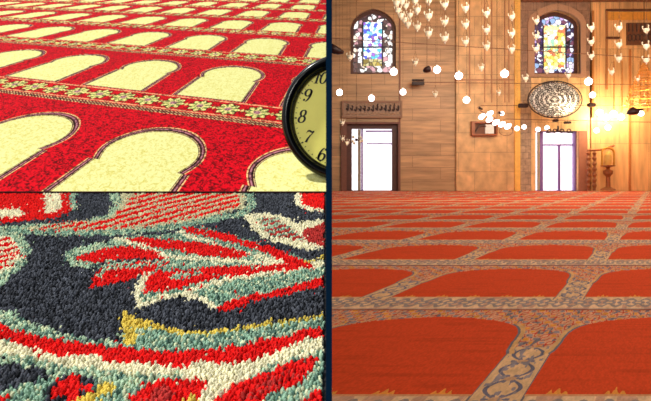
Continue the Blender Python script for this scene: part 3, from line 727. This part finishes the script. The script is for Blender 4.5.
# tie rods across the hall, each with its clamps
M_rod = mat('iron tie rod', (128, 84, 56), 0.5)
M_clamp = mat('dark clamp', (44, 16, 16), 0.5)
rods = (('highest thin iron tie rod, sloping across the stained glass windows', (329.2, 38), (651, 58), 21.4, ()),
        ('second thin iron tie rod from the top, passing just above the oval medallion', (420, 82.4), (690, 85), 22.9, ((549, 84.5, 12, 4.5),)),
        ('third thin iron tie rod from the top, level with the middle of the oval medallion', (481, 105.6), (690, 105.2), 22.6, ((523, 105.6, 9, 4), (591.5, 105, 7.5, 3.6))),
        ('lowest thin iron tie rod, passing under the oval medallion', (506, 119), (690, 123), 22.75, ((555.5, 120.5, 5, 2.6), (567.5, 122.6, 6.5, 2.4))))
for lab, p0, p1, Yr, cl in rods:
    A, B = at(*p0, Yr), at(*p1, Yr)
    if p0[0] > 332: pass
    t = thing('tie_rod', lab, 'rod', A, 'iron tie rods across the hall')
    bm = bmesh.new(); e = A+(B-A)*((16.895-A.x)/(B.x-A.x))
    tube(bm, ([(0, WY-0.2-Yr, 0.0)] if p0[0] > 330 else [])+[(0, 0, 0), e-A], 0.016, 6); obj('rod', bm, M_rod, t)
    for (x, y, w_, h_) in cl:
        q = at(x, y, Yr)-A; hw_, hh_ = w_/2/F*Yr, h_/2/F*Yr
        bm = bmesh.new(); box(bm, q.x-hw_, q.x+hw_, -0.09, 0.09, q.z-hh_, q.z+hh_)
        bmesh.ops.bevel(bm, geom=bm.edges[:], offset=0.02, segments=2, affect='EDGES'); obj('clamp', bm, M_clamp, t)
q = at(418, 82.3, 22.9); vb = thing('wall_vent', 'dark double slotted box on the brown wall left of the globe lamps', 'box', q)
for dz, hh_ in ((0.10, 0.035), (-0.055, 0.085)):
    bm = bmesh.new(); box(bm, -0.28, 0.28, -0.08, 0.08, dz-hh_, dz+hh_); bmesh.ops.bevel(bm, geom=bm.edges[:], offset=0.015, segments=1, affect='EDGES'); obj('slot_box', bm, M_clamp, vb)

# ================================================================== hanging oil lamps
def glassy(name, c, e=0.0):
    m, nt, b = new_mat(name)
    b.inputs['Base Color'].default_value = rgba(c); b.inputs['Roughness'].default_value = 0.15
    b.inputs['Transmission Weight'].default_value = 0.35; b.inputs['IOR'].default_value = 1.3
    return m
M_cup = glassy('frosted lamp glass', (255, 248, 232))
M_flame = emis('lamp wick glow', (255, 240, 214), 3.0)
M_cord = mat('thin cord', (96, 66, 44), 0.6)
M_brass = mat('pale brass rim', (250, 232, 205), 0.35, metal=0.0)
def make_cup():
    r = bpy.data.objects.new('hanging_lamp', None); C.objects.link(r); r.empty_display_size = 0.05
    bm = bmesh.new()
    lathe(bm, [(0, -0.145), (0.022, -0.14), (0.03, -0.12), (0.02, -0.105), (0.05, -0.085), (0.085, -0.045), (0.098, 0.0), (0.09, 0.04), (0.082, 0.05), (0.088, 0.0), (0.075, -0.04), (0.04, -0.075), (0, -0.085)], 14)
    obj('glass_cup', bm, M_cup, r, True)
    bm = bmesh.new(); lathe(bm, [(0, -0.07), (0.05, -0.055), (0.065, -0.02), (0.03, 0.0), (0, 0.005)], 10); obj('wick', bm, M_flame, r, True)
    for k in range(3):
        a = 2*PI*k/3+0.5; c_, s_ = math.cos(a), math.sin(a)
        bm = bmesh.new(); tube(bm, [(0.085*c_, 0.085*s_, 0.03), (0.12*c_, 0.12*s_, 0.085), (0.125*c_, 0.125*s_, 0.125), (0.10*c_, 0.10*s_, 0.14)], [0.012, 0.013, 0.02, 0.02], 6); obj('hook', bm, M_brass, r)
    bm = bmesh.new()
    for k in range(3):
        a = 2*PI*k/3+0.5; tube(bm, [(0.1*math.cos(a), 0.1*math.sin(a), 0.13), (0, 0, 0.42)], 0.0035, 4)
    obj('chain', bm, M_cord, r)
    bm = bmesh.new(); tube(bm, [(0, 0, 0.42), (0, 0, 1.0)], 0.004, 4); obj('cord', bm, M_cord, r)
    return r
def copy_tree(o, parent=None):
    c = o.copy(); C.objects.link(c)
    if parent: c.parent = parent
    for ch in list(o.children): copy_tree(ch, c)
    return c
NL = [0]
def place_lamp(proto, first, x, y, Y, s, label, group):
    o = proto if first else copy_tree(proto)
    Y = Y+0.31*(NL[0] % 4)+0.17*(NL[0] % 9)/9; NL[0] += 1; s = 0.93*s*Y/(Y-0.4); p = at(x, y, Y); o.location = p; o.scale = (s, s, s)
    tag(o, label, 'lamp', group)
    for ch in o.children:
        if ch.name.startswith('cord'):
            L = max(0.05, (9.6-p.z)/s-0.42); ch.location = (0, 0, 0)
            ch.scale = (1, 1, 1); ch.location.z = 0.42-0.42*(L/0.58); ch.scale = (1, 1, L/0.58)
    return o
proto = make_cup()
def col_l(cx, ys_, desc): return [(cx, y, d) for y, d in zip(ys_, desc)]
ords3 = ('top', 'middle', 'bottom')
LAMPS = []
LAMPS += [(x, y, 14.5, 1.0, 'glass oil lamp in the curved cluster, %s' % d) for x, y, d in
          ((396.5, 3, 'at its upper left end'), (398, 10, 'second down on its left side'), (401, 15.5, 'third down on its left side'), (404.5, 19.5, 'fourth down on its left side'), (408, 24, 'at its lowest tip'),
           (402, 1.5, 'topmost of its inner lamps'), (406, 5.5, 'in the middle of its inner lamps'), (410, 15, 'lowest of its inner lamps'))]
LAMPS += [(x, y, 14, 1.05, 'glass oil lamp hanging %s' % d) for x, y, d in
          ((415, 0.5, 'at the very top edge, right of the curved cluster'), (417.2, 10, 'upper in the column just right of the curved cluster'), (417.2, 27, 'lower in the column just right of the curved cluster'))]
LAMPS += [(428.6, y, 14, 1.1, 'glass oil lamp, %s of the second column right of the curved cluster' % d) for y, d in zip((0.5, 16, 33.5), ords3)]
LAMPS += [(444.8, y, 14, 1.1, 'glass oil lamp, %s of the third column right of the curved cluster' % d) for y, d in zip((5, 22, 38.5), ords3)]
LAMPS += [(465.7, y, 14.5, 1.05, 'glass oil lamp, %s of the column at the pale pilaster\'s left edge' % d) for y, d in zip((8.5, 25, 42), ords3)]
LAMPS += [(486.8, y, 15, 1.05, 'glass oil lamp, %s of the column at the middle of the pale pilaster' % d) for y, d in zip((13.5, 30, 46.5), ords3)]
LAMPS += [(512, y, 15, 1.0, 'glass oil lamp, %s of the column along the gilded edge of the pilaster' % d) for y, d in zip((17, 34, 49.5), ords3)]
LAMPS += [(536.5, y, 15.5, 1.0, 'glass oil lamp, %s of the column before the right stained glass window' % d) for y, d in zip((21, 36, 49), ords3)]
LAMPS += [(591.5, y, 15.5, 1.0, 'glass oil lamp, %s of the column right of the right stained glass window' % d) for y, d in zip((28, 42, 56), ords3)]
LAMPS += [(619.2, y, 15.5, 1.0, 'glass oil lamp, %s of the column just left of the dark lattice panel' % d) for y, d in zip((28, 44.5, 58.5), ords3)]
LAMPS += [(646.5, y, 15.5, 1.0, 'glass oil lamp, %s of the column at the right edge of the hall' % d) for y, d in zip((30, 46, 60), ords3)]
LAMPS += [(350, 57, 14, 0.95, 'glass oil lamp at the lower left corner of the left stained glass window'), (415.4, 62.5, 15, 0.9, 'lone glass oil lamp between left stained glass window and pale pilaster'),
          (481.5, 67.8, 16, 0.9, 'lone glass oil lamp low on the pale pilaster, left of a glowing globe'), (525.8, 78.5, 16, 0.95, 'glass oil lamp just left above the oval medallion'),
          (547, 71, 16, 0.85, 'glass oil lamp at the foot of the right stained glass window, left of its centre'), (568.6, 75.5, 16, 0.95, 'glass oil lamp at the lower right corner of the right stained glass window'),
          (612, 72, 16, 0.85, 'lone glass oil lamp on the golden wall above the bright glare'), (638, 79, 16, 0.7, 'faint glass oil lamp in front of the conical bead chandelier'),
          (435.5, 94.5, 16, 0.8, 'lone glass oil lamp in the middle of the brown wall'), (499, 93, 16, 0.7, 'small glass oil lamp low on the pilaster beside its gilded edge'),
          (342.5, 122.5, 16, 0.8, 'glass oil lamp just below the left end of the inscription panel'), (342.5, 138.5, 16, 0.7, 'glass oil lamp left of the left tall bright window, upper of two'), (347, 142.5, 16, 0.8, 'glass oil lamp left of the left tall bright window, lower of two')]
for i, (x, y, Y, s, lab) in enumerate(LAMPS): place_lamp(proto, i == 0, x, y, Y, s, lab, 'small hanging glass oil lamps')

# glowing globe bulbs
M_glow = emis('glowing globe', (255, 250, 250), 7.0)
def make_globe():
    r = bpy.data.objects.new('globe_lamp', None); C.objects.link(r); r.empty_display_size = 0.05
    bm = bmesh.new(); bmesh.ops.create_icosphere(bm, subdivisions=3, radius=0.5); obj('globe', bm, M_glow, r, True)
    bm = bmesh.new(); lathe(bm, [(0, 0.72), (0.14, 0.7), (0.17, 0.48), (0.2, 0.42), (0, 0.42)], 10); obj('socket', bm, M_brass, r)
    bm = bmesh.new(); tube(bm, [(0, 0, 0.7), (0, 0, 1.7)], 0.016, 4); obj('cord', bm, M_cord, r)
    return r
GL = [(339.5, 92.5, 7.2, 'glowing round globe lamp nearest the navy partition'), (371.5, 98.2, 7.2, 'glowing round globe lamp just above the inscription panel'),
      (403, 92, 7, 'glowing round globe lamp above the right end of the inscription panel'), (393.7, 71.8, 8.4, 'glowing globe lamp at the lower right corner of the left stained glass window'),
      (437, 69.7, 8.2, 'glowing round globe lamp beside the small dark spotlight'), (458.8, 75.8, 8.6, 'glowing round globe lamp at the left edge of the pale pilaster'),
      (466.5, 100, 7.6, 'glowing round globe lamp low on the pilaster above the framed niche'), (504.5, 73.8, 8.8, 'glowing round globe lamp by the gilded edge of the pilaster'),
      (588.6, 81.6, 8.4, 'glowing round globe lamp right of the oval medallion, upper of two'), (592.5, 95, 6.6, 'glowing round globe lamp right of the oval medallion, lower of two'),
      (596.5, 130.5, 5.6, 'small glowing globe lamp right of the top of the right tall window'), (538, 129.5, 5.2, 'small glowing globe at the top left corner of the right tall window'),
      (547, 127.8, 4.8, 'small glowing globe above the right tall window, second from its left corner'), (517, 128.5, 5.4, 'small glowing globe at the end of the slanting bulb row'), (524, 127, 5, 'small glowing globe just right of the slanting bulb row'),
      (599.5, 112.5, 7, 'glowing globe at the left of the bright cluster right of the medallion'), (606, 117.5, 7.6, 'lowest glowing globe of the bright cluster right of the medallion'), (613.5, 114, 7.6, 'middle glowing globe of the bright cluster right of the medallion'),
      (621, 117, 7, 'glowing globe at the right of the bright cluster'), (608, 127.5, 6, 'glowing globe just under the bright cluster'), (641, 113.5, 6, 'glowing globe beside the dark lamp cap at the far right'), (502, 113.5, 4.6, 'small glowing globe above the slanting bulb row')]
pg = make_globe()
for i, (x, y, d, lab) in enumerate(GL):
    o = pg if i == 0 else copy_tree(pg)
    Y = 18.0+0.33*((i*3) % 8); p = at(x, y, Y); s = d*0.86/F*Y; o.location = p; o.scale = (s, s, s)
    tag(o, lab, 'lamp', 'glowing globe lamps')
    for ch in o.children:
        if ch.name.startswith('cord'):
            L = (9.6-p.z)/s-0.7; ch.scale = (1, 1, L); ch.location = (0, 0, 0.7-0.7*L)
# slanting row of long bulbs on a ring
rc = at(497, 120, 17.5)
ch_ = thing('ring_chandelier', 'slanting row of elongated white bulbs on a thin bar above the framed niche', 'chandelier', rc)
bm = bmesh.new(); A, B = at(480, 110.5, 17.5)-rc, at(513, 128.5, 17.5)-rc; tube(bm, [A, B], 0.02, 6); obj('bar', bm, M_rod, ch_)
bm = bmesh.new()
tube(bm, [at(506+7*math.cos(k*PI/10), 131+4.5*math.sin(k*PI/10), 17.5)-rc for k in range(20)], 0.012, 5, True); obj('wire_ring', bm, M_rod, ch_)
bm = bmesh.new(); tube(bm, [(0, 0, 0.05), (0, 0, 9.6-rc.z)], 0.01, 5); obj('cord', bm, M_cord, ch_)
for x, y in ((482, 116.5), (489.5, 119.5), (496, 122.3), (502, 124.2), (508, 126.3), (490, 113.5)):
    c_ = at(x, y, 17.5)-rc; bm = bmesh.new()
    d = Vector((0.10, 0, 0.065)); n_ = 9
    tube(bm, [c_+d*(-1.1+2.2*k/n_) for k in range(n_+1)], [0.012]+[0.075*math.sin(PI*(0.12+0.80*k/n_))+0.008 for k in range(1, n_)]+[0.012], 10)
    obj('bulb', bm, M_glow, ch_, True)
for x, y in ((480.5, 108.5), (500, 113)):
    c_ = at(x, y, 17.5)-rc; bm = bmesh.new(); tube(bm, [c_+Vector((-0.06, 0, 0.03)), c_+Vector((0.07, 0, -0.03))], [0.05, 0.03], 8); obj('holder', bm, M_clamp, ch_)

# small iron lamp frame in front of the head of the right window
rc = at(557, 130, 18); fr_ = thing('iron_lamp_frame', 'dark scrolled iron lamp frame in front of the head of the right tall window', 'frame', rc)
bm = bmesh.new(); tube(bm, [at(546, 132.5, 18)-rc, at(557, 131.5, 18)-rc, at(573, 132.5, 18)-rc], 0.03, 6); obj('bar', bm, M_clamp, fr_)
for xx in (549, 555, 562, 569):
    bm = bmesh.new(); c_ = at(xx, 131, 18)-rc
    tube(bm, [c_+Vector((0.07*math.cos(k*0.6), 0, 0.07*math.sin(k*0.6))) for k in range(9)], 0.022, 6); obj('scroll', bm, M_clamp, fr_)
bm = bmesh.new(); tube(bm, [at(558, 131, 18)-rc, at(558, 126, 18)-rc], 0.035, 6); tube(bm, [at(558, 126, 18)-rc, (at(558, 126, 18)-rc).xy.to_3d()+Vector((0, 0, 9.6-rc.z))], 0.006, 5); obj('stem', bm, M_clamp, fr_)

# conical bead chandelier at right edge
cc = at(644, 105, 21.6)
cn = thing('bead_chandelier', 'conical chandelier of amber beads hanging at the right edge above the glare', 'chandelier', cc)
Hc, Rc = 42/F*21.6, 18/F*21.6
M_bead = mat('amber bead strings', (222, 150, 62), 0.35)
for j in range(5):
    f_ = j/5; bm = bmesh.new()
    r_ = Rc*(1-f_*0.9); z_ = Hc*f_
    tube(bm, [(r_*math.cos(2*PI*k/24), r_*math.sin(2*PI*k/24), z_) for k in range(24)], 0.022, 5, True); obj('hoop', bm, M_gilt, cn)
for k in range(16):
    a = 2*PI*k/16; bm = bmesh.new()
    n_ = 15
    for j in range(n_):
        f_ = j/n_; r_ = Rc*(1-f_*0.95)
        bmesh.ops.create_icosphere(bm, subdivisions=1, radius=0.036, matrix=Matrix.Translation((r_*math.cos(a+f_*0.5), r_*math.sin(a+f_*0.5), Hc*f_)))
    tube(bm, [(Rc*(1-f*0.95)*math.cos(a+f*0.5), Rc*(1-f*0.95)*math.sin(a+f*0.5), Hc*f) for f in (0, .25, .5, .75, 1)], 0.008, 4)
    obj('bead_string', bm, M_bead, cn)
bm = bmesh.new(); tube(bm, [(0, 0, Hc*0.95), (0, 0, 9.6-cc.z)], 0.015, 5); obj('cord', bm, M_cord, cn)
# dark bits
q = at(633, 111.5, 18.5); dk = thing('dark_lamp_cap', 'dark domed lamp cap beside the bright glare at far right', 'lamp', q)
bm = bmesh.new(); lathe(bm, [(0.02, 0.16), (0.1, 0.12), (0.2, 0.02), (0.22, -0.08), (0.1, -0.12), (0, -0.12)], 16); obj('cap', bm, M_clamp, dk, True)
bm = bmesh.new(); tube(bm, [(0.15, 0, 0.05), (0.42, 0, 0.09)], [0.07, 0.02], 8); obj('arm', bm, M_clamp, dk); bm = bmesh.new(); tube(bm, [(0, 0, 0.15), (0, 0, 9.6-q.z)], 0.008, 5); obj('cord', bm, M_cord, dk)
q = at(427, 69.5, 18); sp_ = thing('spotlight', 'small dark spotlight pointing at a globe lamp on the brown wall', 'lamp', q)
bm = bmesh.new(); tube(bm, [(-0.13, 0, -0.07), (-0.04, 0, -0.02), (0.08, 0, 0.02), (0.12, 0, 0.03)], [0.05, 0.11, 0.12, 0.1], 10); obj('housing', bm, M_clamp, sp_, True)
bm = bmesh.new(); tube(bm, [(0.12, 0, 0.03), (0.16, 0, 0.04)], [0.09, 0.08], 10); obj('lens', bm, mat('pink lit lens', (240, 200, 196), 0.3), sp_)
bm = bmesh.new(); tube(bm, [(0, 0, 0.08), (0, 0, 9.6-q.z)], 0.008, 5); obj('cord', bm, M_cord, sp_)
q = at(336, 50.8, 17); hs = thing('horn_speaker', 'dark elongated horn hanging at the left edge beside the navy partition', 'speaker', q)
bm = bmesh.new(); tube(bm, [(-0.2, 0, 0.10), (-0.05, 0, 0.04), (0.1, 0, -0.02), (0.26, 0, -0.06)], [0.16, 0.15, 0.12, 0.05], 12); obj('horn', bm, M_clamp, hs, True)
bm = bmesh.new(); tube(bm, [(0, 0, 0.12), (0, 0, 9.6-q.z)], 0.008, 5); obj('cord', bm, M_cord, hs)
q = at(356.3, 139.8, 17); db = thing('hanging_ornament', 'small black ball ornament with pale beads in front of the left tall window', 'ornament', q)
bm = bmesh.new(); bmesh.ops.create_icosphere(bm, subdivisions=2, radius=0.05); obj('ball', bm, M_clamp, db, True)
for dx_, dz_ in ((-0.13, -0.05), (-0.07, -0.12), (0.13, -0.06), (0.14, 0.08), (-0.1, 0.1), (0.2, -0.02)):
    bm = bmesh.new(); bmesh.ops.create_icosphere(bm, subdivisions=2, radius=0.05, matrix=Matrix.Translation((dx_, 0, dz_))); obj('bead', bm, M_brass, db, True)
bm = bmesh.new(); tube(bm, [(-0.13, 0, -0.05), (0, 0, 0), (0.13, 0, -0.06)], 0.01, 4); tube(bm, [(-0.1, 0, 0.1), (0, 0, 0), (0.14, 0, 0.08)], 0.01, 4); tube(bm, [(0, 0, 0), (0, 0, 9.6-q.z)], 0.006, 4); tube(bm, [(-0.07, 0, -0.12), (0, 0, 0), (0.2, 0, -0.02)], 0.01, 4)
obj('wire', bm, M_cord, db)

# ================================================================== light
def light(name, kind, loc, energy, color, target=None, **kw):
    l = bpy.data.lights.new(name, kind); l.energy = energy; l.color = color
    for k, v_ in kw.items(): setattr(l, k, v_)
    o = bpy.data.objects.new(name, l); C.objects.link(o); o.location = loc
    if target is not None: o.rotation_euler = (Vector(target)-Vector(loc)).to_track_quat('-Z', 'Y').to_euler()
    return o
light('sun', 'SUN', (-6, -0.7, 8), 3.7, (1.0, 0.97, 0.9), (-1.5, 1.2, 0), angle=math.radians(3))
warm = (1.0, 0.82, 0.6)
light('clock_fill_spot', 'SPOT', (-0.9, -0.4, 1.7), 110, (1.0, 0.97, 0.85), (0.0, 2.1, 0.93), spot_size=math.radians(20), spot_blend=0.6, shadow_soft_size=0.2)  # added spot from the front left to brighten the dial, not a lamp of the place
light('hall_wall_fill', 'AREA', (7, 13, 9.3), 1650, (1.0, 0.85, 0.66), (7, WY, 4), size=9)  # added unseen area fill aimed at the back wall, no ceiling fixture there
light('hall_floor_fill', 'AREA', (5, 5.6, 8.5), 560, (1.0, 0.86, 0.72), (4, 5, 0), size=6)  # added unseen fill overhead that brightens the near carpet
for x, y, Y, e, c_ in ((607, 113, 22.3, 190, (1.0, 0.82, 0.5)), (620, 117, 22.5, 110, (1.0, 0.82, 0.5)), (640, 112, 22.2, 120, (1.0, 0.74, 0.4)), (572, 108, 21.7, 80, (1, 0.8, 0.5)), (500, 118, 21.3, 34, (1, 0.8, 0.52)), (470, 88, 21, 20, warm), (372, 100, 21, 14, warm)):
    light('lamp_light', 'POINT', at(x, y, Y), e, c_, shadow_soft_size=0.25)
w = bpy.data.worlds.new('World'); bpy.context.scene.world = w; w.use_nodes = True
bg = w.node_tree.nodes['Background']; bg.inputs['Color'].default_value = (0.95, 0.97, 1.0, 1); bg.inputs['Strength'].default_value = 0.75

# ================================================================== camera
cam = bpy.data.cameras.new('camera'); co = bpy.data.objects.new('camera', cam); C.objects.link(co)
co.location = (0, 0, EYE); co.rotation_euler = (PI/2, 0, 0)
cam.sensor_fit = 'HORIZONTAL'; cam.sensor_width = 36; cam.lens = F/651*36
cam.shift_x = (325.5-CX)/651; cam.shift_y = -(200.5-CY)/651
cam.dof.use_dof = True; cam.dof.focus_distance = 1.9; cam.dof.aperture_fstop = 12
cam.clip_start = 0.02; cam.clip_end = 200
sc = bpy.context.scene; sc.camera = co
sc.view_settings.view_transform = 'Standard'; sc.view_settings.look = 'None'; sc.view_settings.gamma = 1; sc.view_settings.exposure = 0
sc.view_settings.use_curve_mapping = False
